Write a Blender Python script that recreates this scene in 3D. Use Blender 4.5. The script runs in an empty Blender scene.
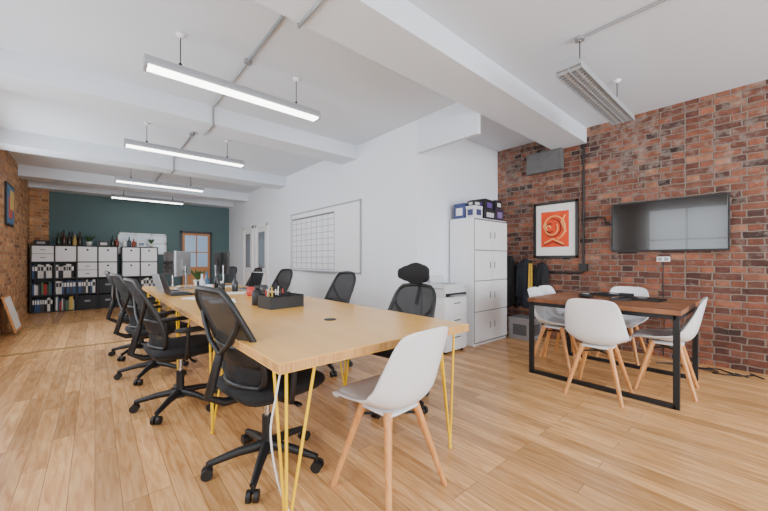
import bpy, bmesh, math, random
from mathutils import Vector, Matrix
random.seed(7)
R = math.radians

# ------------------------------------------------------------------ materials
def lin(c):
    out = []
    for v in c[:3]:
        v = v / 255.0
        out.append(v / 12.92 if v <= 0.04045 else ((v + 0.055) / 1.055) ** 2.4)
    return (out[0], out[1], out[2], 1.0)

MATS = {}
def mat(name, col, rough=0.5, metal=0.0, emit=0.0, noise=0.0, nscale=20.0, bump=0.0, trans=0.0, coat=0.0):
    if name in MATS:
        return MATS[name]
    m = bpy.data.materials.new(name)
    m.use_nodes = True
    nt = m.node_tree
    b = nt.nodes['Principled BSDF']
    b.inputs['Base Color'].default_value = lin(col)
    b.inputs['Roughness'].default_value = rough
    b.inputs['Metallic'].default_value = metal
    if coat:
        b.inputs['Coat Weight'].default_value = coat
    if emit:
        b.inputs['Emission Color'].default_value = lin(col)
        b.inputs['Emission Strength'].default_value = emit
    if trans:
        b.inputs['Alpha'].default_value = 1 - trans
    tc = nt.nodes.new('ShaderNodeTexCoord')
    nz = nt.nodes.new('ShaderNodeTexNoise')
    nz.inputs['Scale'].default_value = nscale
    nz.inputs['Detail'].default_value = 4
    nt.links.new(tc.outputs['Object'], nz.inputs['Vector'])
    if noise:
        mx = nt.nodes.new('ShaderNodeMix'); mx.data_type = 'RGBA'
        l = lin(col)
        mx.inputs[6].default_value = (l[0]*(1-noise), l[1]*(1-noise), l[2]*(1-noise), 1)
        mx.inputs[7].default_value = (min(1, l[0]*(1+noise)), min(1, l[1]*(1+noise)), min(1, l[2]*(1+noise)), 1)
        nt.links.new(nz.outputs['Fac'], mx.inputs[0])
        nt.links.new(mx.outputs[2], b.inputs['Base Color'])
    if bump:
        bp = nt.nodes.new('ShaderNodeBump')
        bp.inputs['Strength'].default_value = bump
        bp.inputs['Distance'].default_value = 0.002
        nt.links.new(nz.outputs['Fac'], bp.inputs['Height'])
        nt.links.new(bp.outputs['Normal'], b.inputs['Normal'])
    MATS[name] = m
    return m

def brick_mat(name, ax, cols, mortar=(150, 132, 118), resid=0.62, lo=.3, hi=1.4):
    m = bpy.data.materials.new(name); m.use_nodes = True
    nt = m.node_tree; N = nt.nodes; L = nt.links
    b = N['Principled BSDF']; b.inputs['Roughness'].default_value = 0.85
    tc = N.new('ShaderNodeTexCoord'); sp = N.new('ShaderNodeSeparateXYZ'); cb = N.new('ShaderNodeCombineXYZ')
    L.new(tc.outputs['Object'], sp.inputs[0])
    L.new(sp.outputs['Y' if ax == 'X' else 'X'], cb.inputs[0]); L.new(sp.outputs['Z'], cb.inputs[1])
    nzw = N.new('ShaderNodeTexNoise'); nzw.inputs['Scale'].default_value = 9
    L.new(cb.outputs[0], nzw.inputs['Vector'])
    vm = N.new('ShaderNodeVectorMath'); vm.operation = 'SCALE'; vm.inputs['Scale'].default_value = 0.03
    L.new(nzw.outputs['Color'], vm.inputs[0])
    va = N.new('ShaderNodeVectorMath'); va.operation = 'ADD'
    L.new(cb.outputs[0], va.inputs[0]); L.new(vm.outputs[0], va.inputs[1])
    br = N.new('ShaderNodeTexBrick')
    br.inputs['Color1'].default_value = (0, 0, 0, 1); br.inputs['Color2'].default_value = (1, 1, 1, 1)
    br.inputs['Mortar'].default_value = (0.5, 0.5, 0.5, 1)
    br.inputs['Scale'].default_value = 1; br.inputs['Brick Width'].default_value = 0.22
    br.inputs['Row Height'].default_value = 0.073; br.inputs['Mortar Size'].default_value = 0.008
    br.inputs['Mortar Smooth'].default_value = 0.5; br.offset = 0.5; br.squash = 0.55; br.squash_frequency = 2
    L.new(va.outputs[0], br.inputs['Vector'])
    ramp = N.new('ShaderNodeValToRGB'); cr = ramp.color_ramp
    while len(cr.elements) < len(cols):
        cr.elements.new(0.5)
    for i, c in enumerate(cols):
        cr.elements[i].position = i / (len(cols) - 1); cr.elements[i].color = lin(c)
    L.new(br.outputs['Color'], ramp.inputs[0])
    nz = N.new('ShaderNodeTexNoise'); nz.inputs['Scale'].default_value = 4.0; nz.inputs['Detail'].default_value = 10
    nz.inputs['Roughness'].default_value = 0.78
    L.new(cb.outputs[0], nz.inputs['Vector'])
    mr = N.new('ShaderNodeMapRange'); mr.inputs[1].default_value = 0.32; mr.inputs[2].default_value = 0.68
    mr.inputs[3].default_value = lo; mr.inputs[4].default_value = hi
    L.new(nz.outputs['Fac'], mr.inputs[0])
    mul = N.new('ShaderNodeMix'); mul.data_type = 'RGBA'; mul.blend_type = 'MULTIPLY'; mul.inputs[0].default_value = 1
    L.new(ramp.outputs[0], mul.inputs[6]); L.new(mr.outputs[0], mul.inputs[7])
    # lime / plaster residue, stronger high on the wall
    n2 = N.new('ShaderNodeTexNoise'); n2.inputs['Scale'].default_value = 11; n2.inputs['Detail'].default_value = 8
    n2.inputs['Roughness'].default_value = 0.65
    L.new(cb.outputs[0], n2.inputs['Vector'])
    n3 = N.new('ShaderNodeTexNoise'); n3.inputs['Scale'].default_value = 1.3; n3.inputs['Detail'].default_value = 3
    L.new(cb.outputs[0], n3.inputs['Vector'])
    zz = N.new('ShaderNodeMath'); zz.operation = 'MULTIPLY_ADD'; zz.inputs[1].default_value = 0.05
    L.new(sp.outputs['Z'], zz.inputs[0]); L.new(n2.outputs['Fac'], zz.inputs[2])
    z3 = N.new('ShaderNodeMath'); z3.operation = 'MULTIPLY_ADD'; z3.inputs[1].default_value = 0.35
    L.new(n3.outputs['Fac'], z3.inputs[0]); L.new(zz.outputs[0], z3.inputs[2])
    r2 = N.new('ShaderNodeMapRange'); r2.inputs[1].default_value = resid+.16; r2.inputs[2].default_value = resid+.36
    r2.inputs[3].default_value = 0; r2.inputs[4].default_value = 0.7
    L.new(z3.outputs[0], r2.inputs[0])
    w = N.new('ShaderNodeMix'); w.data_type = 'RGBA'; w.inputs[7].default_value = lin((150, 138, 128))
    L.new(r2.outputs[0], w.inputs[0]); L.new(mul.outputs[2], w.inputs[6])
    mo = N.new('ShaderNodeMix'); mo.data_type = 'RGBA'; mo.inputs[7].default_value = lin(mortar)
    L.new(br.outputs['Fac'], mo.inputs[0]); L.new(w.outputs[2], mo.inputs[6])
    L.new(mo.outputs[2], b.inputs['Base Color'])
    inv = N.new('ShaderNodeMath'); inv.operation = 'SUBTRACT'; inv.inputs[0].default_value = 1
    L.new(br.outputs['Fac'], inv.inputs[1])
    ad = N.new('ShaderNodeMath'); ad.operation = 'MULTIPLY_ADD'; ad.inputs[1].default_value = 1.0
    L.new(n2.outputs['Fac'], ad.inputs[0]); L.new(inv.outputs[0], ad.inputs[2])
    bp = N.new('ShaderNodeBump'); bp.inputs['Strength'].default_value = 0.9; bp.inputs['Distance'].default_value = 0.015
    L.new(ad.outputs[0], bp.inputs['Height']); L.new(bp.outputs[0], b.inputs['Normal'])
    return m

def wood_mat(name, base, dark, light, plank=None, rough=0.35, grain_axis='Y', gs=1.0, var=(.74, 1.12)):
    m = bpy.data.materials.new(name); m.use_nodes = True
    nt = m.node_tree; N = nt.nodes; L = nt.links
    b = N['Principled BSDF']; b.inputs['Roughness'].default_value = rough
    tc = N.new('ShaderNodeTexCoord'); sp = N.new('ShaderNodeSeparateXYZ'); cb = N.new('ShaderNodeCombineXYZ')
    L.new(tc.outputs['Object'], sp.inputs[0])
    a, c = ('Y', 'X') if grain_axis == 'Y' else (('X', 'Y') if grain_axis == 'X' else ('Z', 'X'))
    L.new(sp.outputs[a], cb.inputs[0]); L.new(sp.outputs[c], cb.inputs[1])
    mp = N.new('ShaderNodeMapping'); mp.inputs['Scale'].default_value = (1.6*gs, 14*gs, 1)
    L.new(cb.outputs[0], mp.inputs[0])
    nz = N.new('ShaderNodeTexNoise'); nz.inputs['Scale'].default_value = 2.5; nz.inputs['Detail'].default_value = 7
    nz.inputs['Distortion'].default_value = 0.8
    L.new(mp.outputs[0], nz.inputs['Vector'])
    ramp = N.new('ShaderNodeValToRGB'); cr = ramp.color_ramp; cr.elements.new(0.5)
    for i, (p, cc) in enumerate(((0.25, dark), (0.5, base), (0.75, light))):
        cr.elements[i].position = p; cr.elements[i].color = lin(cc)
    L.new(nz.outputs['Fac'], ramp.inputs[0])
    out = ramp.outputs[0]
    if plank:
        br = N.new('ShaderNodeTexBrick')
        v0, v1 = var
        br.inputs['Color1'].default_value = (v0, v0*.95, v0*.9, 1); br.inputs['Color2'].default_value = (v1, v1, v1, 1)
        br.inputs['Mortar'].default_value = (0.42, 0.35, 0.28, 1)
        br.inputs['Scale'].default_value = 1; br.inputs['Brick Width'].default_value = plank[0]
        br.inputs['Row Height'].default_value = plank[1]; br.inputs['Mortar Size'].default_value = 0.0016
        br.offset = 0.37; br.offset_frequency = 3
        L.new(cb.outputs[0], br.inputs['Vector'])
        ml = N.new('ShaderNodeMix'); ml.data_type = 'RGBA'; ml.blend_type = 'MULTIPLY'; ml.inputs[0].default_value = 1
        L.new(out, ml.inputs[6]); L.new(br.outputs['Color'], ml.inputs[7])
        out = ml.outputs[2]
        nb = N.new('ShaderNodeTexNoise'); nb.inputs['Scale'].default_value = 1.4; nb.inputs['Detail'].default_value = 6
        L.new(cb.outputs[0], nb.inputs['Vector'])
        mr = N.new('ShaderNodeMapRange'); mr.inputs[1].default_value = .3; mr.inputs[2].default_value = .7; mr.inputs[3].default_value = .86; mr.inputs[4].default_value = 1.1
        L.new(nb.outputs['Fac'], mr.inputs[0])
        m3 = N.new('ShaderNodeMix'); m3.data_type = 'RGBA'; m3.blend_type = 'MULTIPLY'; m3.inputs[0].default_value = 1
        L.new(out, m3.inputs[6]); L.new(mr.outputs[0], m3.inputs[7]); out = m3.outputs[2]
        sc = N.new('ShaderNodeVectorMath'); sc.operation = 'MULTIPLY_ADD'
        sc.inputs[1].default_value = (17, 17, 17)
        L.new(br.outputs['Color'], sc.inputs[0]); L.new(mp.outputs[0], sc.inputs[2])
        L.new(sc.outputs[0], nz.inputs['Vector'])
        bp = N.new('ShaderNodeBump'); bp.inputs['Strength'].default_value = 0.25; bp.inputs['Distance'].default_value = 0.002
        bp.invert = True
        L.new(br.outputs['Fac'], bp.inputs['Height']); L.new(bp.outputs[0], b.inputs['Normal'])
    L.new(out, b.inputs['Base Color'])
    return m

M_white = mat('wall_paint_white', (222, 227, 234), 0.7, bump=0.1, nscale=60)
M_ceil = mat('ceiling_paint', (212, 219, 228), 0.75, bump=0.1, nscale=50)
M_teal = mat('wall_paint_teal', (82, 106, 108), 0.7, noise=0.04, nscale=3)
M_trim = mat('trim_white', (235, 235, 235), 0.4)
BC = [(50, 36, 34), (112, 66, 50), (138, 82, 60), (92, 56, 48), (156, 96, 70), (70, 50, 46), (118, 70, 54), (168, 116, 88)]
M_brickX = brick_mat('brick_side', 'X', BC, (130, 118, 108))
BL = [(128, 84, 54), (192, 132, 82), (214, 154, 98), (170, 112, 70), (226, 174, 118)]
M_brickXL = brick_mat('brick_left', 'X', BL, (185, 162, 132), lo=.5, hi=1.4)
M_brickY = brick_mat('brick_end', 'Y', BL, (185, 162, 132), lo=.5, hi=1.4)
M_floor = wood_mat('floor_oak', (214, 164, 108), (184, 130, 78), (232, 188, 134), plank=(1.0, 0.1), rough=0.27, var=(.66, 1.1))
M_top = wood_mat('birch_ply', (226, 172, 86), (220, 164, 78), (230, 180, 98), rough=0.26, gs=0.4)
M_plyedge = wood_mat('ply_edge', (200, 148, 84), (140, 98, 52), (220, 174, 112), rough=0.5, gs=3)
M_walnut = wood_mat('rustic_wood', (146, 96, 64), (96, 60, 38), (180, 128, 90), rough=0.33, plank=(2.0, 0.15), var=(.7, 1.1))
M_beech = wood_mat('beech_leg', (208, 144, 84), (186, 122, 66), (220, 162, 104), rough=0.4, grain_axis='Z', gs=2)
M_yellow = mat('yellow_steel', (246, 200, 0), 0.35)
M_blk = mat('black_plastic', (20, 21, 23), 0.5)
M_fab = mat('black_fabric', (20, 21, 24), 0.9, noise=0.2, nscale=200, bump=0.4)
M_mesh = mat('mesh_fabric', (28, 30, 33), 0.8, noise=0.3, nscale=300, trans=0.3)
M_chrome = mat('chrome', (200, 200, 205), 0.2, metal=1.0)
M_steel = mat('dark_steel', (44, 46, 48), 0.45, metal=0.6)
M_shell = mat('white_shell', (226, 228, 231), 0.35)
M_pad = mat('seat_pad', (196, 196, 197), 0.6)
M_alu = mat('fixture_grey', (160, 163, 167), 0.4, metal=0.2)
M_tube = mat('tube_light', (255, 253, 248), 0.4, emit=9.0)
M_tubeoff = mat('tube_off', (200, 202, 205), 0.3)
M_screen = mat('screen_black', (12, 14, 16), 0.14, coat=0.4)
M_cab = mat('cabinet_white', (228, 230, 233), 0.4)
M_cabgap = mat('cabinet_gap', (110, 110, 112), 0.6)
M_grey = mat('grey_plastic', (150, 152, 155), 0.5)
M_stone = mat('padstone', (96, 96, 96), 0.9, noise=0.35, nscale=9, bump=0.5)
M_board = mat('whiteboard_face', (230, 232, 237), 0.2)
M_line = mat('board_line', (112, 114, 124), 0.5)
M_brass = mat('brass_strip', (170, 140, 90), 0.35, metal=0.7)
M_paper = mat('paper_white', (240, 240, 238), 0.8)
M_conduit = mat('conduit_grey', (150, 153, 156), 0.4, metal=0.3)

# ------------------------------------------------------------------ builder
class MB:
    def __init__(s):
        s.v = []; s.f = []; s.m = []; s.sm = []; s.ml = []
    def mi(s, m):
        if m not in s.ml: s.ml.append(m)
        return s.ml.index(m)
    def add(s, vs, fs, m, smooth=False):
        o = len(s.v); i = s.mi(m)
        s.v += [tuple(v) for v in vs]
        for f in fs:
            s.f.append([o + k for k in f]); s.m.append(i); s.sm.append(smooth)
    def box(s, c, d, m, rot=None):
        vs = []
        for x in (-.5, .5):
            for y in (-.5, .5):
                for z in (-.5, .5):
                    p = Vector((x*d[0], y*d[1], z*d[2]))
                    if rot: p = rot @ p
                    vs.append(p + Vector(c))
        s.add(vs, [(0,1,3,2),(4,6,7,5),(0,4,5,1),(2,3,7,6),(0,2,6,4),(1,5,7,3)], m)
    def b(s, x0, x1, y0, y1, z0, z1, m):
        s.box(((x0+x1)/2, (y0+y1)/2, (z0+z1)/2), (abs(x1-x0), abs(y1-y0), abs(z1-z0)), m)
    def tube(s, pts, r, m, n=8, closed=False, r1=None):
        P = [Vector(p) for p in pts]; k = len(P)
        vs = []; fs = []
        up = None
        for i, p in enumerate(P):
            if closed: t = P[(i+1) % k] - P[i-1]
            else: t = P[min(i+1, k-1)] - P[max(i-1, 0)]
            t.normalize()
            if up is None:
                a = Vector((0, 0, 1)) if abs(t.z) < 0.9 else Vector((1, 0, 0))
                up = (a - t*a.dot(t)).normalized()
            else:
                up = (up - t*up.dot(t)).normalized()
            sd = t.cross(up)
            rr = r if r1 is None else r + (r1-r)*i/(k-1)
            for j in range(n):
                q = 2*math.pi*j/n
                vs.append(p + up*math.cos(q)*rr + sd*math.sin(q)*rr)
        rng = k if closed else k-1
        for i in range(rng):
            for j in range(n):
                a = i*n+j; b2 = i*n+(j+1) % n
                c = ((i+1) % k)*n+(j+1) % n; d = ((i+1) % k)*n+j
                fs.append((a, b2, c, d))
        s.add(vs, fs, m, True)
        if not closed:
            s.add(vs[:n], [tuple(range(n))], m); s.add(vs[-n:], [tuple(range(n))], m)
    def cyl(s, p0, p1, r0, m, r1=None, n=14):
        s.tube([p0, p1], r0, m, n, r1=r0 if r1 is None else r1)
    def lathe(s, prof, m, c=(0, 0, 0), n=20):
        vs = []; fs = []
        for r, z in prof:
            for j in range(n):
                q = 2*math.pi*j/n
                vs.append((c[0]+r*math.cos(q), c[1]+r*math.sin(q), c[2]+z))
        for i in range(len(prof)-1):
            for j in range(n):
                fs.append((i*n+j, i*n+(j+1) % n, (i+1)*n+(j+1) % n, (i+1)*n+j))
        fs.append(tuple(range(n))); fs.append(tuple((len(prof)-1)*n+j for j in range(n)))
        s.add(vs, fs, m, True)
    def pad(s, c, h, m, e=0.35, nu=16, nv=24, rot=None):
        vs = []; fs = []
        def sp(w, q): return math.copysign(abs(w)**q, w)
        for i in range(nu+1):
            a = -math.pi/2+math.pi*i/nu
            for j in range(nv):
                b2 = 2*math.pi*j/nv
                p = Vector((h[0]*sp(math.cos(a), e*1.3)*sp(math.cos(b2), e), h[1]*sp(math.cos(a), e*1.3)*sp(math.sin(b2), e), h[2]*sp(math.sin(a), 0.8)))
                if rot: p = rot @ p
                vs.append(p+Vector(c))
        for i in range(nu):
            for j in range(nv):
                fs.append((i*nv+j, i*nv+(j+1) % nv, (i+1)*nv+(j+1) % nv, (i+1)*nv+j))
        s.add(vs, fs, m, True)
    def shell(s, fn, nu, nv, m, th):
        P = [[Vector(fn(i/nu, j/nv)) for j in range(nv+1)] for i in range(nu+1)]
        Nn = [[None]*(nv+1) for _ in range(nu+1)]
        for i in range(nu+1):
            for j in range(nv+1):
                du = P[min(i+1, nu)][j]-P[max(i-1, 0)][j]; dv = P[i][min(j+1, nv)]-P[i][max(j-1, 0)]
                nn = du.cross(dv)
                Nn[i][j] = nn.normalized() if nn.length > 1e-9 else Vector((0, 0, 1))
        W = nv+1
        A = [P[i][j] for i in range(nu+1) for j in range(W)]
        B = [P[i][j]+Nn[i][j]*th for i in range(nu+1) for j in range(W)]
        K = len(A); fs = []
        for i in range(nu):
            for j in range(nv):
                a = i*W+j
                fs.append((a, a+1, a+W+1, a+W)); fs.append((K+a, K+a+W, K+a+W+1, K+a+1))
        for i in range(nu):
            a = i*W; fs.append((a, a+W, K+a+W, K+a)); a += nv; fs.append((a, K+a, K+a+W, a+W))
        for j in range(nv):
            a = j; fs.append((a, K+a, K+a+1, a+1)); a = nu*W+j; fs.append((a, a+1, K+a+1, K+a))
        s.add(A+B, fs, m, True)
    def mesh(s, name):
        me = bpy.data.meshes.new(name)
        me.from_pydata(s.v, [], s.f); 
        for m in s.ml: me.materials.append(m)
        for i, p in enumerate(me.polygons):
            p.material_index = s.m[i]; p.use_smooth = s.sm[i]
        bm = bmesh.new(); bm.from_mesh(me)
        bmesh.ops.recalc_face_normals(bm, faces=bm.faces)
        bm.to_mesh(me); bm.free(); me.update()
        return me
    def build(s, name, loc=(0, 0, 0), rot=0, bevel=0.0):
        return place(s.mesh(name), name, loc, rot, bevel)

def place(me, name, loc=(0, 0, 0), rot=0, bevel=0.0):
    o = bpy.data.objects.new(name, me)
    bpy.context.scene.collection.objects.link(o)
    o.location = loc; o.rotation_euler = (0, 0, R(rot))
    if bevel:
        md = o.modifiers.new('bevel', 'BEVEL'); md.width = bevel; md.segments = 2
        md.limit_method = 'ANGLE'; md.angle_limit = R(50)
    return o

def cat(keys, t):
    n = len(keys)-1; x = min(max(t, 0), 1)*n; i = min(int(x), n-1); f = x-i
    p = [keys[max(i-1, 0)], keys[i], keys[i+1], keys[min(i+2, n)]]
    out = []
    for k in range(len(keys[0])):
        a, b, c, d = p[0][k], p[1][k], p[2][k], p[3][k]
        out.append(0.5*((2*b)+(-a+c)*f+(2*a-5*b+4*c-d)*f*f+(-a+3*b-3*c+d)*f**3))
    return out

# ------------------------------------------------------------------ room
H = 2.96; XL = -1.1; XR = 5.1; XW = 3.15; YN = 3.0; YB = 11.0; Y0 = -3.2
q = MB(); q.b(XL-.2, XR+.2, Y0-.2, YB+.2, -.1, 0, M_floor); q.build('floor')
q = MB(); q.b(XL-.2, XR+.2, Y0-.2, YB+.2, H, H+.1, M_ceil); q.build('ceiling')
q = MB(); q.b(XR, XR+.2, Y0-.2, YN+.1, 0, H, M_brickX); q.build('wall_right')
q = MB(); q.b(XW, XR+.2, YN, YN+.15, 0, H, M_white); q.build('wall_nook')
q = MB(); q.b(XW, XW+.15, YN+.15, YB, 0, H, M_white); q.build('wall_whiteboard')
q = MB(); q.b(XL-.2, XW+.15, YB, YB+.15, 0, H, M_teal); q.build('wall_back')

def holes_wall(name, axis, const0, const1, a0, a1, holes, z0, z1, m):
    q = MB(); cur = a0
    def bb(p, r, za, zb):
        if axis == 'X': q.b(const0, const1, p, r, za, zb, m)
        else: q.b(p, r, const0, const1, za, zb, m)
    for (p, r) in holes:
        bb(cur, p, 0, H); bb(p, r, 0, z0); bb(p, r, z1, H); cur = r
    bb(cur, a1, 0, H)
    return q.build(name)
LH = [(-2.2, -.6), (0.6, 2.2), (3.0, 4.6), (5.6, 7.4)]  # unseen openings on the left, added to bring in side light
holes_wall('wall_left', 'X', XL-.2, XL, Y0-.2, YB, LH, 0.85, 2.5, M_brickXL)
RH = [(-.6, 1.2), (1.8, 3.6), (3.9, 4.9)]  # unseen openings behind the camera, added to bring in light
holes_wall('wall_rear', 'Y', Y0-.2, Y0, XL, XR, RH, 0.7, 2.6, M_white)

def window(name, axis, c, a0, a1, z0, z1):  # out-of-view window frame with its own lamp, both added to light the room
    q = MB(); t = .05
    def bb(p, r, za, zb, d=.03):
        if axis == 'X': q.b(c-d, c+d, p, r, za, zb, M_trim)
        else: q.b(p, r, c-d, c+d, za, zb, M_trim)
    bb(a0, a0+t, z0, z1); bb(a1-t, a1, z0, z1); bb(a0, a1, z0, z0+t); bb(a0, a1, z1-t, z1)
    mid = (a0+a1)/2; bb(mid-.015, mid+.015, z0, z1, .02); zm = (z0+z1)/2; bb(a0, a1, zm-.015, zm+.015, .02)
    q.build(name)
    ld = bpy.data.lights.new(name+'_daylight', 'AREA'); ld.shape = 'RECTANGLE'  # added area lamp sized to the opening, soft fill in place of daylight
    ld.size = a1-a0; ld.size_y = z1-z0
    ld.color = (0.91, 0.955, 1.0)
    lo = bpy.data.objects.new(name+'_daylight', ld); bpy.context.scene.collection.objects.link(lo)
    if axis == 'X':
        lo.location = (c-.12, mid, zm); lo.rotation_euler = (R(90), 0, R(-90))
    else:
        lo.location = (mid, c-.12, zm); lo.rotation_euler = (R(90), 0, 0)
    return ld
n = 1
for (a, b2) in LH:
    l = window('window_%d' % n, 'X', XL-.12, a, b2, .85, 2.5); l.energy = 64 if n < 4 else 110; n += 1
for (a, b2) in RH:
    l = window('window_%d' % n, 'Y', Y0-.12, a, b2, .7, 2.6); l.energy = 135; n += 1

# beams
for i, (ya, yb, x0, x1) in enumerate([(1.66, 2.09, XL, XR), (4.3, 4.7, XL, XW), (6.9, 7.3, XL, XW), (9.3, 9.7, XL, XW), (10.6, 11.0, XL, XW)]):
    q = MB(); q.b(x0, x1, ya, yb, 2.75, H, M_ceil); q.build('ceiling_beam')
q = MB(); q.b(XW, XW+.05, 2.09, YN, 2.53, H, M_ceil); q.build('trim_bulkhead')
q = MB(); q.b(XR-.1, XR, 1.95, 2.46, 2.45, 2.75, M_stone); q.build('padstone', bevel=.01)
q = MB(); q.b(XL, -.8, 10.8, 11.0, 0, 2.75, M_brickY); q.build('wall_pilaster')
q = MB(); q.b(XW-.015, XW, YN, 7.85, 0, .1, M_trim); q.b(XW-.015, XW, 8.7, 8.85, 0, .1, M_trim); q.build('baseboard_right')
q = MB(); q.b(XW, XR, YN-.015, YN, 0, .1, M_trim); q.build('baseboard_nook')
q = MB(); q.b(-.8, 1.8, YB-.015, YB, 0, .1, M_trim); q.build('baseboard_back')
q = MB(); q.b(XL, 3.1, 5.97, 6.03, 0, .006, M_brass); q.build('trim_1')
q = MB(); q.b(XL, 3.1, 8.27, 8.33, 0, .006, M_brass); q.build('trim_2')

# doors
def door(name, y0, y1):
    q = MB(); x = XW-.001
    q.b(x-.03, x, y0-.07, y0, 0, 2.05, M_trim); q.b(x-.03, x, y1, y1+.07, 0, 2.05, M_trim); q.b(x-.03, x, y0-.07, y1+.07, 1.98, 2.05, M_trim)
    q.b(x-.015, x, y0, y1, 0, 1.98, M_cab)
    gl = mat('door_glass', (120, 130, 138), .1)
    q.b(x-.02, x-.014, y0+.13, y1-.13, .95, 1.85, gl)
    q.b(x-.022, x-.014, y0+.13, y1-.13, .15, .8, M_trim)
    q.tube([(x-.015, y0+.08, 1.0), (x-.06, y0+.08, 1.0), (x-.06, y0+.18, 1.0)], .009, M_chrome)
    q.build(name, bevel=.003)
door('door_1', 7.95, 8.62); door('door_2', 8.95, 9.55)
q = MB(); M_doorw = mat('door_orange_wood', (190, 130, 80), .5); M_sky = mat('door_pane', (175, 205, 238), .15)
M_dkb = mat('door_dark', (52, 52, 56), .4)
yy = YB-.001
q.b(1.83, 1.89, yy-.04, yy, 0, 1.98, M_dkb); q.b(2.6, 2.65, yy-.04, yy, 0, 1.98, M_dkb); q.b(1.83, 2.65, yy-.04, yy, 1.92, 1.98, M_dkb)
q.b(1.89, 2.6, yy-.02, yy, 0, 1.92, M_doorw)
q.b(1.95, 2.54, yy-.03, yy-.015, .95, 1.86, M_sky); q.b(2.23, 2.26, yy-.035, yy-.01, .95, 1.86, M_doorw)
q.b(1.95, 2.54, yy-.035, yy-.01, 1.36, 1.39, M_doorw)
q.tube([(1.93, yy-.02, 1.0), (1.93, yy-.07, 1.0), (2.03, yy-.07, 1.0)], .01, M_chrome)
q.build('door_3', bevel=.003)
q = MB(); M_pane = mat('internal_pane', (195, 210, 222), .15)
q.b(.45, 1.5, yy-.015, yy, 1.3, 1.86, M_pane)
for x in (.45, .8, 1.14, 1.46):
    q.b(x, x+.04, yy-.04, yy, 1.3, 1.86, M_trim)
for z in (1.3, 1.58, 1.82):
    q.b(.45, 1.5, yy-.04, yy, z, z+.04, M_trim)
q.build('window_8', bevel=.003)

# ------------------------------------------------------------------ ceiling lights
def pendant(lit, ws=1.0):
    q = MB(); L_ = 1.48
    h = .075; w0 = .035*ws; w1 = .065*ws
    vs = []
    for x in (-L_/2, L_/2):
        vs += [(x, -w1, 0), (x, -w1, .025), (x, -w0, h), (x, w0, h), (x, w1, .025), (x, w1, 0)]
    fs = [(0, 1, 2, 3, 4, 5), (11, 10, 9, 8, 7, 6)]
    for i in range(6):
        j = (i+1) % 6; fs.append((i, j, j+6, i+6))
    q.add(vs, fs, M_alu)
    if lit:
        q.b(-L_/2+.02, L_/2-.02, -.048, .048, -.014, .001, M_tube)
        for x in (-L_/2+.01, L_/2-.01): q.b(x-.01, x+.01, -.06, .06, -.017, .0, M_alu)
    else:
        for y in (-.03*ws, .03*ws): q.cyl((-L_/2+.03, y, -.004), (L_/2-.03, y, -.004), .014, M_tubeoff)
        for i in range(31):
            x = -L_/2+.03+i*(L_-.06)/30
            q.b(x-.003, x+.003, -w1, w1, -.026, .0, M_alu)
        for y in (-w1, 0, w1): q.b(-L_/2, L_/2, y-.003, y+.003, -.028, .0, M_alu)
    for x in (-.5, .5):
        q.cyl((x, 0, h), (x, 0, H-2.62-.01), .004, M_steel, n=6)
        q.cyl((x, 0, h-.01), (x, 0, h+.03), .012, M_steel, n=8)
        q.lathe([(.035, 0), (.03, -.015), (.01, -.03)], M_trim, (x, 0, H-2.62))
    return q.mesh('pendant_strip_light')
ml = pendant(True)
for y in (3.1, 5.4, 7.95, 10.1):
    place(ml, 'pendant_strip_light', (1.02, y, 2.62))
place(pendant(False, 1.4), 'pendant_strip_light', (3.48, 1.02, 2.62))
# conduit
q = MB(); xs = 1.05; z = H-.012; zb = 2.738
q.tube([(xs, -1, z), (xs, 1.64, z)], .013, M_conduit)
q.tube([(xs, 1.64, z), (xs, 1.64, zb), (xs, 2.105, zb), (xs, 2.105, z), (xs, 4.285, z), (xs, 4.285, zb), (xs, 4.715, zb), (xs, 4.715, z), (xs, 6.885, z), (xs, 6.885, zb), (xs, 7.315, zb), (xs, 7.315, z), (xs, 9.285, z)], .013, M_conduit)
for y in (3.1, 5.4, 7.95): q.cyl((xs, y, H-.03), (xs, y, H), .035, M_conduit)
q.build('ceiling_conduit')
q = MB(); q.tube([(2.98, 1.02, z), (2.98, -1.5, z)], .01, M_conduit); q.cyl((2.98, 1.02, H-.03), (2.98, 1.02, H), .035, M_conduit); q.build('ceiling_conduit')

# ------------------------------------------------------------------ long table
def top_table():
    q = MB(); x0, x1 = .52, 1.72
    for y0, y1 in ((1.2, 3.598), (3.602, 6.0)):
        q.b(x0+.002, x1-.002, y0+.002, y1-.002, .7245, .7555, M_plyedge)
        q.b(x0, x1, y0, y1, .7555, .762, M_top)
        q.b(x0, x1, y0, y1, .72, .7245, M_top)
    for y in (1.32, 2.4, 3.6, 4.8, 5.88):
        for x, sx in ((x0+.1, 1), (x1-.1, -1)):
            sy = 1 if y < 1.5 else -1
            foot = Vector((x-sx*.03, y-sy*.03, .006))
            a = Vector((x-sx*.04, y-sy*.05, .72)); b2 = Vector((x+sx*.09, y-sy*.05, .72)); c = Vector((x-sx*.04, y+sy*.08, .72))
            for p in (a, b2, c):
                q.tube([p, p.lerp(foot, .97), foot], .0068, M_yellow, n=8)
            q.b(x-.07 if sx > 0 else x-.11, x+.11 if sx > 0 else x+.07, y-.07, y+.09, .715, .72, M_yellow)
            q.lathe([(.012, 0), (.012, .012)], M_yellow, (foot.x, foot.y, 0), 10)
    q.lathe([(.04, 0), (.04, .004), (.03, .005)], M_blk, (1.16, 1.88, .762))
    return q.build('conference_table', bevel=.002)
top_table()

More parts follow.
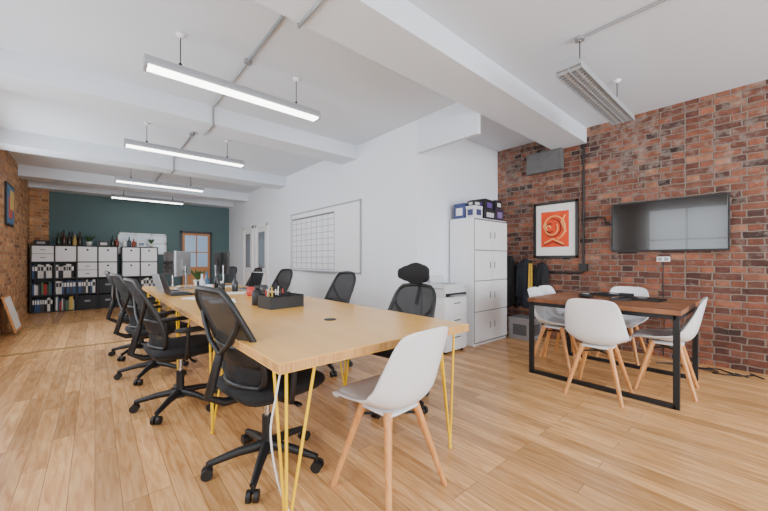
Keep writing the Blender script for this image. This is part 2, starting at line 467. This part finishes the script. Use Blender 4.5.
# ------------------------------------------------------------------ office chair
def office_chair(head=False):
    q = MB()
    for k in range(5):
        a = R(90+72*k+12); ca, sa = math.cos(a), math.sin(a)
        q.tube([(0.03*ca, .03*sa, .115), (.15*ca, .15*sa, .105), (.295*ca, .295*sa, .075)], .03, M_blk, n=8, r1=.017)
        q.cyl((.295*ca, .295*sa, .04), (.295*ca, .295*sa, .085), .011, M_blk, n=8)
        for s_ in (-1, 1):
            c = Vector((.30*ca-sa*s_*.008, .30*sa+ca*s_*.008, .029))
            q.cyl(c, c+Vector((-sa*s_*.02, ca*s_*.02, 0)), .029, M_blk, n=16)
    q.cyl((0, 0, .075), (0, 0, .15), .042, M_blk, r1=.032)
    q.cyl((0, 0, .15), (0, 0, .28), .028, M_blk); q.cyl((0, 0, .28), (0, 0, .41), .016, M_chrome)
    q.pad((0, -.02, .415), (.11, .15, .03), M_blk)
    q.tube([(.08, .02, .41), (.24, .03, .40)], .007, M_blk); q.pad((.25, .03, .40), (.03, .015, .008), M_blk, nu=6, nv=10)
    q.pad((0, .025, .47), (.25, .245, .045), M_fab, .4)
    q.pad((0, .02, .445), (.235, .23, .025), M_blk, .4)
    ht = .25
    zc = .76 if not head else .68
    def bp(a, b2, off=0):
        hw = (.228-.03*b2)*(1-.28*abs(b2)**6)
        y = -.262-.05*b2+.03*math.cos((b2+.45)*2.1)+.045*a*a*(1-.3*b2)-off
        if head: y -= .02
        return (a*hw, y, zc+ht*b2*(1-.04*a*a*(1 if b2 > 0 else 0)))
    q.shell(lambda u, v: bp(2*v-1, 2*u-1), 20, 14, M_mesh, .004)
    edge = []
    for i in range(16): edge.append(bp(-1+2*i/16, -1))
    for i in range(16): edge.append(bp(1, -1+2*i/16))
    for i in range(16): edge.append(bp(1-2*i/16, 1))
    for i in range(16): edge.append(bp(-1, 1-2*i/16))
    q.tube(edge, .0155, M_blk, n=8, closed=True)
    q.shell(lambda u, v: bp((2*v-1)*.96, -.55+.38*u, .012), 5, 12, M_blk, .012)
    j = Vector(bp(0, -.35, .045))
    q.tube([(0, -.1, .42), (0, -.24, .425), (0, -.315, .47), tuple(j)], .022, M_blk, n=10)
    for s_ in (-1, 1):
        q.tube([tuple(j), bp(s_*.45, -.1, .04), bp(s_*.85, .25, .02), bp(s_*.98, .5, .0)], .013, M_blk)
        q.tube([(s_*.2, -.03, .43), (s_*.285, -.03, .44), (s_*.30, -.03, .50), (s_*.30, -.02, .63)], .015, M_blk)
        q.pad((s_*.29, .02, .645), (.04, .125, .016), M_blk)
    if head:
        q.tube([bp(0, .3, .03), bp(0, .9, .03), (0, -.345, 1.0)], .018, M_blk)
        def hp(u, v):
            a = 2*v-1; b3 = 2*u-1
            return (a*.165*(1-.25*abs(b3)**3), -.345+.045*a*a+.02*math.cos(b3*2), 1.03+.085*b3*(1-.25*a*a))
        q.shell(hp, 12, 16, M_fab, .03)
    return q.mesh('office_chair')
oc = office_chair(); och = office_chair(True)
for (x, y, ang) in ((.735, 1.86, 8), (.51, 3.05, 4), (.46, 4.05, 10), (.43, 5.05, 0),
                    (1.82, 3.12, 178), (1.8, 4.6, 183), (1.8, 5.72, 178), (1.75, 6.9, 190)):
    place(oc, 'office_chair', (x, y, 0), ang-90)
place(och, 'office_chair', (1.83, 2.0, 0), 190-90)

# ------------------------------------------------------------------ white shell chair
def shell_chair():
    q = MB()
    keys = [  # y, z, halfwidth, side lift
        (.235, .425, .165, .00), (.225, .448, .20, .008), (.15, .452, .222, .022), (.05, .442, .235, .045), (-.06, .436, .243, .075),
        (-.145, .452, .248, .10), (-.195, .51, .246, .095), (-.222, .60, .236, .075), (-.24, .69, .222, .05), (-.256, .77, .200, .03), (-.264, .815, .168, .015), (-.268, .832, .10, .008)]
    def f(u, v):
        y, z, hw, lf = cat(keys, u)
        y2, z2, _, _ = cat(keys, min(1, u+.01)); y1, z1, _, _ = cat(keys, max(0, u-.01))
        t = Vector((0, y2-y1, z2-z1)).normalized(); nrm = Vector((0, t.z, -t.y))
        if nrm.dot(Vector((0, 1, 1))) < 0: nrm = -nrm
        a = 2*v-1
        k = abs(a)**2.4
        p = Vector((a*hw*(1-.06*k), y, z))+nrm*lf*k
        return p
    q.shell(f, 44, 24, M_shell, .009)
    def g(u, v):
        a = 2*v-1
        p = Vector(f(.06+.36*u, .5+.40*a))
        e = (1-abs(a)**6)*(1-abs(2*u-1)**6)
        return p+Vector((0, 0, .004+.022*e))
    q.shell(g, 16, 14, M_pad, .006)
    q.pad((0, .0, .418), (.12, .12, .014), M_shell)
    for sx in (-1, 1):
        for sy in (-1, 1):
            q.tube([(sx*.095, sy*.085, .425), (sx*.115, sy*.105, .36), (sx*.205, sy*.20, .0)], .024, M_beech, n=10, r1=.014)
    q.tube([(-.11, -.1, .37), (.11, .1, .37)], .007, M_steel); q.tube([(.11, -.1, .37), (-.11, .1, .37)], .007, M_steel)
    return q.mesh('shell_dining_chair')
sc = shell_chair()
for (x, y, ang) in ((1.14, 1.28, 94), (3.29, .98, 4), (3.88, .62, 95), (3.86, 1.56, -86), (4.22, 1.60, -92), (4.56, 1.12, 178)):
    place(sc, 'shell_dining_chair', (x, y, 0), ang-90)

# ------------------------------------------------------------------ meeting table
q = MB(); x0, x1, y0, y1 = 3.36, 4.38, .45, 1.64
q.b(x0, x1, y0, y1, .725, .765, M_walnut)
for x in (x0+.03, x1-.03):
    for y in (y0+.03, y1-.03): q.b(x-.02, x+.02, y-.02, y+.02, 0, .725, M_steel)
    q.b(x-.02, x+.02, y0+.03, y1-.03, 0, .035, M_steel); q.b(x-.02, x+.02, y0+.03, y1-.03, .69, .725, M_steel)
for y in (y0+.03, y1-.03): q.b(x0+.03, x1-.03, y-.02, y+.02, .69, .725, M_steel)
q.build('meeting_table', bevel=.003)
q = MB()
for i in range(3):
    pts = []
    for k in range(26):
        a = 2*math.pi*k/26
        pts.append((.09*math.cos(a)*(1+.1*i)+.02*i, .13*math.sin(a)-.04*i, .012+.008*i+.003*math.sin(3*a)))
    q.tube(pts, .005, M_blk, n=6, closed=True)
q.box((.1, -.2, .022), (.07, .12, .03), M_blk)
q.build('cable_coil', (4.12, 1.2, .763))
q = MB()
q.box((0, 0, .012), (.05, .17, .02), M_blk); q.box((.0, .05, .0235), (.03, .03, .003), M_grey); q.build('remote_control', (3.8, .95, .764), 20, .004)
q = MB(); q.box((0, 0, .009), (.32, .22, .016), M_blk); q.box((0, 0, .0185), (.06, .06, .003), M_grey); q.build('laptop', (4.0, .82, .766), 82, .003)
q = MB(); q.pad((0, 0, .02), (.07, .07, .02), M_blk, e=1.0); q.cyl((0, 0, .03), (0, 0, .043), .03, M_grey); q.build('conference_speaker', (3.82, 1.25, .766))

# ------------------------------------------------------------------ tv, frame, conduits
q = MB(); q.b(5.03, 5.07, .29, 1.35, 1.25, 1.86, M_blk); q.b(5.026, 5.031, .305, 1.335, 1.27, 1.845, M_screen)
q.b(5.07, 5.099, .6, 1.05, 1.4, 1.7, M_steel); q.build('wall_television', bevel=.004)
M_frame = mat('frame_black', (25, 24, 24), .4); M_mount = mat('art_mount', (235, 232, 226), .8)
q = MB(); X = 5.099; ya, yb, za, zb_ = 1.76, 2.38, 1.18, 2.0; t = .035
q.b(X-.03, X, ya, ya+t, za, zb_, M_frame); q.b(X-.03, X, yb-t, yb, za, zb_, M_frame); q.b(X-.03, X, ya, yb, za, za+t, M_frame); q.b(X-.03, X, ya, yb, zb_-t, zb_, M_frame)
q.b(X-.015, X, ya+t, yb-t, za+t, zb_-t, M_mount)
M_red = mat('art_orange_red', (226, 74, 30), .8, noise=.3, nscale=14); M_cream = mat('art_cream', (240, 168, 104), .8); M_dk = mat('art_dark', (50, 30, 35), .8)
q.b(X-.018, X-.014, 1.88, 2.27, 1.34, 1.86, M_red)
cy, cz = 2.08, 1.62
for k, (rr, mm, wd) in enumerate(((.15, M_cream, .012), (.115, M_dk, .006), (.09, M_cream, .01), (.055, M_dk, .008), (.03, M_cream, .01))):
    pts = [(X-.0195-.001*k, cy+.02*k+rr*math.cos(a/20*6.283*.7+k*1.3), cz+rr*1.15*math.sin(a/20*6.283*.7+k*1.3)) for a in range(21)]
    q.tube(pts, wd, mm, n=6)
q.tube([(X-.02, 2.22, 1.40), (X-.02, 2.1, 1.46), (X-.02, 1.95, 1.38)], .014, M_cream, n=6)
q.tube([(X-.02, 2.22, 1.37), (X-.02, 2.1, 1.42), (X-.02, 1.95, 1.355)], .007, M_dk, n=6)
q.tube([(X-.02, 1.93, 1.8), (X-.02, 1.98, 1.7), (X-.02, 1.92, 1.55)], .012, M_cream, n=6)
q.build('framed_artwork', bevel=.002)
q = MB(); M_pipe = mat('black_conduit', (45, 42, 42), .5, metal=.4)
q.tube([(5.075, 1.69, 2.74), (5.075, 1.69, 1.0), (5.075, 1.71, .97), (5.075, 2.9, .97)], .014, M_pipe)
q.tube([(5.075, 1.69, 1.72), (5.075, 1.5, 1.72), (5.075, 1.44, 1.7), (5.075, 1.42, 1.62), (5.075, 1.3, 1.6)], .012, M_pipe)
q.b(5.04, 5.1, 1.64, 1.74, 1.0, 1.1, M_pipe)
q.build('wall_conduit')
q = MB(); q.b(5.07, 5.099, .78, .9, 1.13, 1.19, M_trim); q.b(5.066, 5.072, .79, .83, 1.14, 1.18, M_grey); q.b(5.066, 5.072, .85, .89, 1.14, 1.18, M_grey)
q.tube([(5.085, .84, 1.13), (5.088, .845, .9), (5.085, .83, .5), (5.085, .84, .02)], .005, M_blk); q.build('power_outlet', bevel=.003)
q = MB(); pts = [(4.85+.08*math.sin(k*1.3), .05+.05*k+.05*math.sin(k*2.1), .012+.008*math.sin(k)) for k in range(14)]
q.tube(pts, .007, M_blk, n=6); q.tube([(p[0]-.05, p[1]+.1, .01) for p in pts[::-1]], .006, M_blk, n=6); q.build('floor_cable')

# whiteboard
q = MB(); X = XW-.001
q.b(X-.02, X, 4.2, 6.6, .95, 2.08, M_board)
for (a, b2, c, d) in ((4.18, 6.62, .93, .955), (4.18, 6.62, 2.075, 2.1), (4.18, 4.2, .93, 2.1), (6.6, 6.62, .93, 2.1)): q.b(X-.027, X, a, b2, c, d, M_alu)
q.b(X-.08, X, 4.9, 6.0, .925, .935, M_alu)
y0, y1, z0, z1 = 4.94, 6.56, .98, 1.99
for i in range(9): q.b(X-.0215, X-.0195, y0+(y1-y0)*i/8-.005, y0+(y1-y0)*i/8+.005, z0, z1, M_line)
for i in range(10): q.b(X-.0215, X-.0195, y0, y1, z0+(z1-z0)*i/9-.004, z0+(z1-z0)*i/9+.004, M_line)
q.b(X-.0215, X-.0195, y0, y1, 1.96, 1.99, M_line)
q.build('whiteboard')

# ------------------------------------------------------------------ tall cabinet, printer
q = MB(); x0, x1, y0, y1, hh = 3.8, 4.62, 2.56, 2.98, 1.72
q.b(x0, x1, y0+.02, y1, 0, hh, M_cab)
nz_ = 4
for i in range(nz_):
    for j in range(2):
        a = x0+.01+j*(x1-x0-.01)/2; b2 = a+(x1-x0-.03)/2
        c = .05+i*(hh-.07)/nz_; d = c+(hh-.07)/nz_-.012
        q.b(a, b2, y0, y0+.02, c, d, M_cab)
        hx = b2-.05 if j == 0 else a+.05
        q.b(hx-.006, hx+.006, y0-.015, y0, c+.16, c+.25, M_grey)
q.b(x0+.005, x1-.005, y0+.012, y0+.021, .03, hh-.01, M_cabgap)
q.build('storage_cabinet', bevel=.003)
q = MB(); x0, x1, y0, y1 = 3.2, 3.62, 2.56, 2.95
q.b(x0, x1, y0+.015, y1, .03, .68, M_cab)
for i in range(3): q.b(x0+.01, x1-.01, y0, y0+.015, .05+i*.21, .245+i*.21, M_cab); q.b((x0+x1)/2-.06, (x0+x1)/2+.06, y0-.012, y0, .19+i*.21, .2+i*.21, M_steel)
for x in (x0+.05, x1-.05):
    for y in (y0+.05, y1-.05): q.cyl((x, y, 0), (x, y, .035), .02, M_blk)
q.build('drawer_pedestal', bevel=.003)
q = MB(); M_pr = mat('printer_white', (200, 202, 204), .5)
q.b(3.2, 3.62, 2.58, 2.95, .681, .80, M_pr); q.b(3.22, 3.6, 2.60, 2.94, .80, .85, M_pr); q.b(3.21, 3.61, 2.565, 2.582, .70, .74, M_blk)
q.b(3.25, 3.45, 2.6, 2.68, .85, .86, M_grey); q.b(3.28, 3.54, 2.5, 2.6, .715, .722, M_grey); q.b(3.195, 3.2, 2.6, 2.93, .79, .805, M_grey)
q.box((3.41, 2.88, .90), (.26, .02, .10), M_pr, Matrix.Rotation(R(-20), 3, 'X'))
q.build('printer', bevel=.008)
def simple_box(name, x0, x1, y0, y1, z0, z1, c, c2=None, rot=0):
    m1 = mat('card_%d_%d_%d' % c, c, .7, noise=.1, nscale=8); q = MB()
    cx, cy = (x0+x1)/2, (y0+y1)/2; w, d, h = x1-x0, y1-y0, z1-z0
    q.box((0, 0, h/2), (w, d, h), m1)
    q.box((0, 0, h-.015), (w+.008, d+.008, .03), m1)
    if c2:
        m2 = mat('label_%d_%d_%d' % c2, c2, .6)
        q.box((0, -d/2-.003, h*.45), (w*.6, .006, h*.5), m2); q.box((-w/2-.003, 0, h*.45), (.006, d*.6, h*.5), m2)
    q.build(name, (cx, cy, z0), rot, .003)
simple_box('cardboard_box', 3.82, 4.0, 2.58, 2.72, 1.721, 1.88, (205, 208, 214), (60, 62, 105))
simple_box('cardboard_box', 3.82, 4.02, 2.74, 2.92, 1.721, 1.93, (60, 72, 120), (220, 220, 225))
simple_box('cardboard_box', 4.04, 4.34, 2.58, 2.86, 1.721, 1.85, (30, 30, 36), (190, 190, 200))
simple_box('cardboard_box', 4.06, 4.32, 2.60, 2.84, 1.852, 2.0, (26, 24, 32), (92, 70, 140), 8)
simple_box('cardboard_box', 3.84, 3.98, 2.6, 2.7, 1.882, 1.95, (40, 40, 46), (200, 200, 205), -6)
simple_box('cardboard_box', 4.37, 4.58, 2.60, 2.86, 1.721, 1.9, (44, 34, 56), (120, 100, 150))
simple_box('cardboard_box', 4.39, 4.57, 2.62, 2.84, 1.902, 2.02, (34, 32, 36), (190, 190, 195), 5)
simple_box('storage_crate', 4.66, 4.99, 2.22, 2.56, 0.0, .31, (150, 150, 152), (90, 92, 95))
# coats
def coat(name, x, y, z, col, w=.2, l=.75, ph=0.0):
    q = MB(); m1 = mat('cloth_%d_%d_%d' % col, col, .95, noise=.3, nscale=10, bump=.3)
    def f(u, v):
        a = v*2*math.pi
        ww = w*(.45+.55*min(1, (u*7)**.6))*(1+.22*u); dd = .028+.035*min(1, u*5)
        wv = 1+.2*math.sin(a*6+u*3+ph)*min(1, u*2.5)
        zz = z-l*u-(.03*math.sin(a*3+ph) if u > .8 else 0)+ (.02*abs(math.cos(a)) if u < .1 else 0)
        return (x-math.sin(a)*dd*wv, y+math.cos(a)*ww*(1+.06*math.sin(a*6+u*5)), zz-.05*abs(math.cos(a))*(1-u))
    q.shell(f, 24, 48, m1, .006)
    q.tube([(x-.03, y-.04, z-.02), (x-.045, y, z-.06), (x-.03, y+.04, z-.02)], .014, m1, n=8)
    q.tube([(x-.02, y+w*.8, z-.06), (x-.035, y+w*1.02, z-.22), (x-.03, y+w*1.1, z-.42), (x-.04, y+w*1.12, z-.58)], .034, m1, n=10, r1=.026)
    q.tube([(x-.05, y-.01, z-.08), (x-.066, y-.012, z-l*.6), (x-.062, y, z-l*.96)], .004, M_blk, n=6)
    q.tube([(x, y, z-.02), (x, y, z+.05), (x+.03, y, z+.06), (x+.08, y, z+.04)], .006, M_steel)
    q.build(name)
coat('hanging_coat', 5.0, 2.22, 1.12, (30, 31, 34), .085, .62, 1)
coat('hanging_coat', 4.97, 2.46, 1.17, (34, 38, 46), .095, .72, 2)
coat('hanging_coat', 4.99, 2.74, 1.22, (30, 29, 29), .1, .8, 3)
q = MB(); M_ys = mat('scarf_yellow', (196, 160, 60), .9, noise=.2, nscale=30)
q.shell(lambda u, v: (4.90-.012*math.sin(v*9)-.01*u, 2.345+.05*(v-.5)*(1+.4*u), 1.1-.42*u), 14, 10, M_ys, .008)
q.tube([(4.9, 2.345, 1.1), (4.95, 2.345, 1.13), (5.09, 2.345, 1.13)], .006, M_steel)
q.build('hanging_scarf')

# ------------------------------------------------------------------ cube shelving
def shelving(name, x0, ncol, y0, mfr, content):
    q = MB(); s_ = .365; hh = 4*s_+.02; dpt = .38
    for i in range(ncol+1): q.b(x0+i*s_-.01, x0+i*s_+.01, y0, y0+dpt, 0, hh, mfr)
    for i in range(5): q.b(x0-.01, x0+ncol*s_+.01, y0, y0+dpt, i*s_, i*s_+.02, mfr)
    q.b(x0, x0+ncol*s_, y0+dpt-.01, y0+dpt, 0, hh, mfr)
    for c in range(ncol):
        for r in range(4):
            k = content(c, r); xa = x0+c*s_+.015; xb = x0+(c+1)*s_-.015; za = r*s_+.022; zb2 = (r+1)*s_-.004
            if k == 'door':
                q.b(xa, xb, y0+.0, y0+.015, za, zb2, M_cab)
                q.cyl(((xa+xb)/2, y0-.002, zb2-.07), ((xa+xb)/2, y0+.003, zb2-.07), .022, M_blk)
            elif k == 'drawer':
                zm = (za+zb2)/2
                for a, b2 in ((za, zm-.004), (zm+.004, zb2)):
                    q.b(xa, xb, y0, y0+.015, a, b2, M_cab); q.b((xa+xb)/2-.04, (xa+xb)/2+.04, y0-.01, y0, (a+b2)/2-.006, (a+b2)/2+.006, M_blk)
            elif k == 'box':
                q.b(xa+.005, xb-.005, y0+.02, y0+.34, za, zb2-.03, mat('box_dark', (50, 52, 56), .8))
                q.b((xa+xb)/2-.05, (xa+xb)/2+.05, y0+.015, y0+.021, za+.16, za+.2, M_grey)
            elif k in ('binders', 'books'):
                cols = [(225, 225, 222), (40, 42, 48), (215, 214, 208), (70, 74, 80), (60, 90, 130), (170, 60, 50), (215, 190, 100), (90, 130, 90), (120, 118, 120), (235, 235, 232)]
                x = xa+.003
                while x < xb-.045:
                    w = random.uniform(.03, .06) if k == 'binders' else random.uniform(.015, .035)
                    cc = random.choice(cols[:5] if k == 'binders' else cols)
                    hgt = random.uniform(.27, .31) if k == 'binders' else random.uniform(.2, .3)
                    q.b(x, x+w-.002, y0+.02, y0+.3, za, za+hgt, mat('spine_%d_%d_%d' % cc, cc, .7))
                    if k == 'binders': q.b(x+.006, x+w-.008, y0+.018, y0+.022, za+.16, za+.25, M_paper if cc[0] < 120 else M_blk)
                    x += w
    return q.build(name, bevel=.002)
M_bk = mat('shelf_black', (42, 42, 44), .5)
def c1(c, r):
    if r == 3: return 'door' if c > 0 else 'drawer'
    if r == 2: return ('binders', 'binders', 'drawer', 'door')[c]
    if r == 1: return ('books', 'binders', 'binders', 'box')[c]
    return ('binders', 'books', 'box', 'box')[c]
shelving('cube_shelving_unit', -1.04, 4, 10.38, M_bk, c1)
def c2(c, r): return 'door' if r >= 2 else ('box' if (c+r) % 2 else 'binders')
shelving('cube_shelving_unit', .5, 2, 10.38, M_bk, c2)
def bottle(x, y, z, c, h=.26, r=.035):
    m1 = mat('glass_%d_%d_%d' % c, c, .2); q = MB()
    q.lathe([(r*.9, 0), (r, .01), (r, h*.55), (r*.4, h*.72), (r*.35, h), (r*.2, h)], m1, n=14); q.build('bottle', (x, y, z))
TZ = 1.482
for i, (x, c, h) in enumerate(((-.62, (40, 60, 45), .28), (-.53, (60, 40, 30), .34), (-.44, (30, 34, 36), .3), (-.35, (180, 150, 90), .24), (.33, (50, 60, 50), .26), (.41, (110, 50, 40), .22), (.56, (230, 230, 230), .18), (.65, (60, 70, 80), .25), (-.26, (50, 44, 40), .32), (.74, (150, 70, 50), .2))):
    bottle(x, 10.5, TZ, c, h, .04)
for (x, c, h) in ((-.58, (70, 60, 50), .3), (-.48, (190, 190, 185), .22), (-.39, (36, 44, 40), .33), (-.3, (60, 36, 30), .28)):
    bottle(x, 10.62, TZ, c, h, .035)
def plant(x, y, z, s_=1.0, name='potted_plant'):
    q = MB(); q.lathe([(.05*s_, 0), (.075*s_, .12*s_), (.065*s_, .12*s_), (.06*s_, .1*s_)], mat('pot_white', (215, 213, 208), .5), n=16)
    ml_ = mat('leaf_green', (62, 96, 52), .6, noise=.3, nscale=12)
    for k in range(16):
        a = k*2.4; ln = (.16+.08*random.random())*s_; tl = .5+.5*random.random()
        def f(u, v):
            rr = ln*u*math.sin(tl)*1.1; zz = .1*s_+ln*(u-.35*u*u*tl)*1.3; w = .022*s_*math.sin(math.pi*min(.98, u+.05))*(2*v-1)
            return (rr*math.cos(a)-w*math.sin(a), rr*math.sin(a)+w*math.cos(a), zz)
        q.shell(f, 6, 2, ml_, .002)
    q.build(name, (x, y, z))
plant(-.1, 10.5, TZ, .8); plant(1.1, 10.5, TZ, .7)
simple_box('storage_box', .06, .26, 10.4, 10.65, TZ, TZ+.12, (70, 72, 78), (200, 200, 200))
simple_box('storage_box', -1.0, -.78, 10.42, 10.65, TZ, TZ+.1, (45, 45, 48), (150, 150, 150))
simple_box('storage_box', .8, .98, 10.42, 10.65, TZ, TZ+.14, (225, 225, 225), (120, 140, 170))

# left wall poster, leaning frame
q = MB(); X = XL+.001
q.b(X, X+.025, 8.05, 8.7, 1.72, 2.42, M_frame); q.b(X+.02, X+.028, 8.09, 8.66, 1.76, 2.38, mat('poster_blue', (90, 125, 165), .7))
q.b(X+.026, X+.031, 8.2, 8.5, 1.85, 2.2, mat('poster_red', (200, 90, 70), .7)); q.b(X+.03, X+.034, 8.3, 8.62, 2.0, 2.32, mat('poster_yellow', (220, 190, 110), .7)); q.build('wall_poster')
q = MB(); rt = Matrix.Rotation(R(-14), 3, 'Y')
q.box((0, 0, .3), (.02, .5, .58), M_beech, rt); q.box((.013, 0, .31), (.008, .42, .5), mat('canvas_white', (222, 220, 214), .8), rt)
q.build('leaning_picture_frame', (-.98, 7.75, .02), 0, .002)
q = MB(); rt = Matrix.Rotation(R(-10), 3, 'Y'); q.box((0, 0, .18), (.012, .26, .34), mat('folder_green', (70, 140, 80), .7), rt); q.box((.008, 0, .2), (.006, .16, .12), M_paper, rt); q.build('lever_folder', (-.99, 8.2, .015), 0, .002)

# ------------------------------------------------------------------ things on the long table
TT = .763
q = MB()
q.b(-.15, .15, -.1, .1, 0, .006, M_blk)
for y in (-.1, -.02, .1): q.b(-.15, .15, y-.002, y+.002, 0, .09 if y < 0 else .11, M_blk)
for x in (-.15, -.04, .06, .15): q.b(x-.002, x+.002, -.1, .1, 0, .1, M_blk)
pc = [(200, 60, 50), (60, 90, 170), (235, 235, 235), (220, 180, 60), (30, 30, 30), (70, 140, 90)]
for k in range(14):
    x, y = random.uniform(-.13, .13), random.uniform(.0, .08); c = random.choice(pc)
    q.cyl((x, y, .006), (x+random.uniform(-.02, .02), y+.01, random.uniform(.13, .17)), .0045, mat('pen_%d_%d_%d' % c, c, .4), n=6)
q.b(-.14, -.06, -.09, -.03, .006, .07, M_paper); q.b(-.02, .05, -.09, -.04, .006, .06, mat('note_yellow', (235, 220, 110), .8))
q.build('desk_organizer', (1.17, 2.66, TT), 8)
q = MB(); q.lathe([(.04, 0), (.045, .01), (.045, .1), (.03, .13), (.0, .135)], M_blk); q.pad((0, 0, .15), (.02, .02, .02), M_blk); q.build('hand_sanitizer', (1.06, 2.9, TT))
def mug(x, y, c):
    q = MB(); m1 = mat('mug_%d_%d_%d' % c, c, .3)
    q.lathe([(.033, 0), (.04, .01), (.04, .095), (.035, .095), (.034, .015), (.0, .012)], m1, n=18)
    q.tube([(.038, 0, .075), (.062, 0, .07), (.066, 0, .045), (.055, 0, .025), (.036, 0, .022)], .005, m1, n=6); q.build('coffee_mug', (x, y, TT), random.uniform(0, 300))
for a in ((1.02, 4.36, (230, 230, 228)), (1.2, 4.5, (50, 50, 55)), (1.02, 4.85, (200, 190, 175)), (1.3, 4.95, (235, 235, 235)), (1.5, 3.9, (60, 60, 64)), (1.28, 3.7, (180, 60, 50))): mug(*a)
def paper(x, y, r):
    q = MB()
    for i in range(4): q.box((random.uniform(-.01, .01), random.uniform(-.01, .01), .001+i*.002), (.21, .297, .0018), M_paper, Matrix.Rotation(R(random.uniform(-5, 5)), 3, 'Z'))
    q.build('paper_stack', (x, y, TT), r)
paper(.8, 3.75, 20); paper(1.2, 4.1, 70); paper(1.45, 3.45, 12); paper(.9, 3.35, -10)
for (x, y, c, h) in ((1.06, 4.62, (60, 90, 120), .24), (1.2, 4.7, (40, 40, 42), .28), (.98, 4.5, (190, 200, 205), .22), (1.3, 4.3, (40, 44, 50), .2), (.85, 4.08, (36, 38, 42), .16), (1.1, 5.0, (150, 60, 50), .2)):
    bottle(x, y, TT, c, h)
plant(1.15, 5.55, TT, .8)
def monitor(x, y, r, back):
    q = MB()
    q.box((0, 0, .34), (.54, .025, .33), back); q.box((0, -.014, .345), (.52, .004, .3), M_screen); q.box((0, .018, .33), (.2, .02, .14), back)
    q.box((0, .035, .16), (.05, .015, .3), M_chrome); q.box((0, .02, .007), (.22, .18, .012), M_chrome); q.build('computer_monitor', (x, y, TT), r, .004)
monitor(.9, 5.2, -118, M_alu); monitor(.82, 5.72, -85, M_blk); monitor(1.47, 5.3, 82, M_blk); monitor(1.47, 5.72, 85, M_blk)
def laptop(x, y, r, c):
    q = MB(); q.box((0, 0, .009), (.32, .22, .016), c); q.box((0, -.01, .018), (.28, .12, .002), M_blk)
    q.box((0, .14, .12), (.32, .008, .22), c, Matrix.Rotation(R(-15), 3, 'X')); q.box((0, .134, .12), (.3, .004, .2), M_screen, Matrix.Rotation(R(-15), 3, 'X')); q.build('laptop', (x, y, TT), r, .003)
laptop(1.5, 4.5, -80, M_alu); laptop(.7, 4.74, 95, M_alu); laptop(.72, 4.35, 92, M_blk)
q = MB()
def cable(keys, r, m, n=50): q.tube([tuple(cat(keys, i/n)) for i in range(n+1)], r, m, n=6)
cable([(.6, 1.36, .71), (.56, 1.32, .6), (.54, 1.33, .45), (.57, 1.34, .25), (.62, 1.36, .1), (.66, 1.34, .02), (.72, 1.3, .008), (.74, 1.2, .008)], .004, M_trim)
q.build('power_cable')

# ------------------------------------------------------------------ world, camera
w = bpy.data.worlds.new('World'); bpy.context.scene.world = w; w.use_nodes = True
nt = w.node_tree; bg = nt.nodes['Background']
bg.inputs['Color'].default_value = (0.82, 0.91, 1.0, 1); bg.inputs['Strength'].default_value = 1.6

cd = bpy.data.cameras.new('camera'); co = bpy.data.objects.new('camera', cd); bpy.context.scene.collection.objects.link(co)
co.location = (0, 0, 1.15); co.rotation_euler = (R(90), 0, R(-40.8)); cd.sensor_width = 36; cd.lens = 335/768*36; cd.shift_y = 4.5/768
cd.clip_start = .05
bpy.context.scene.camera = co
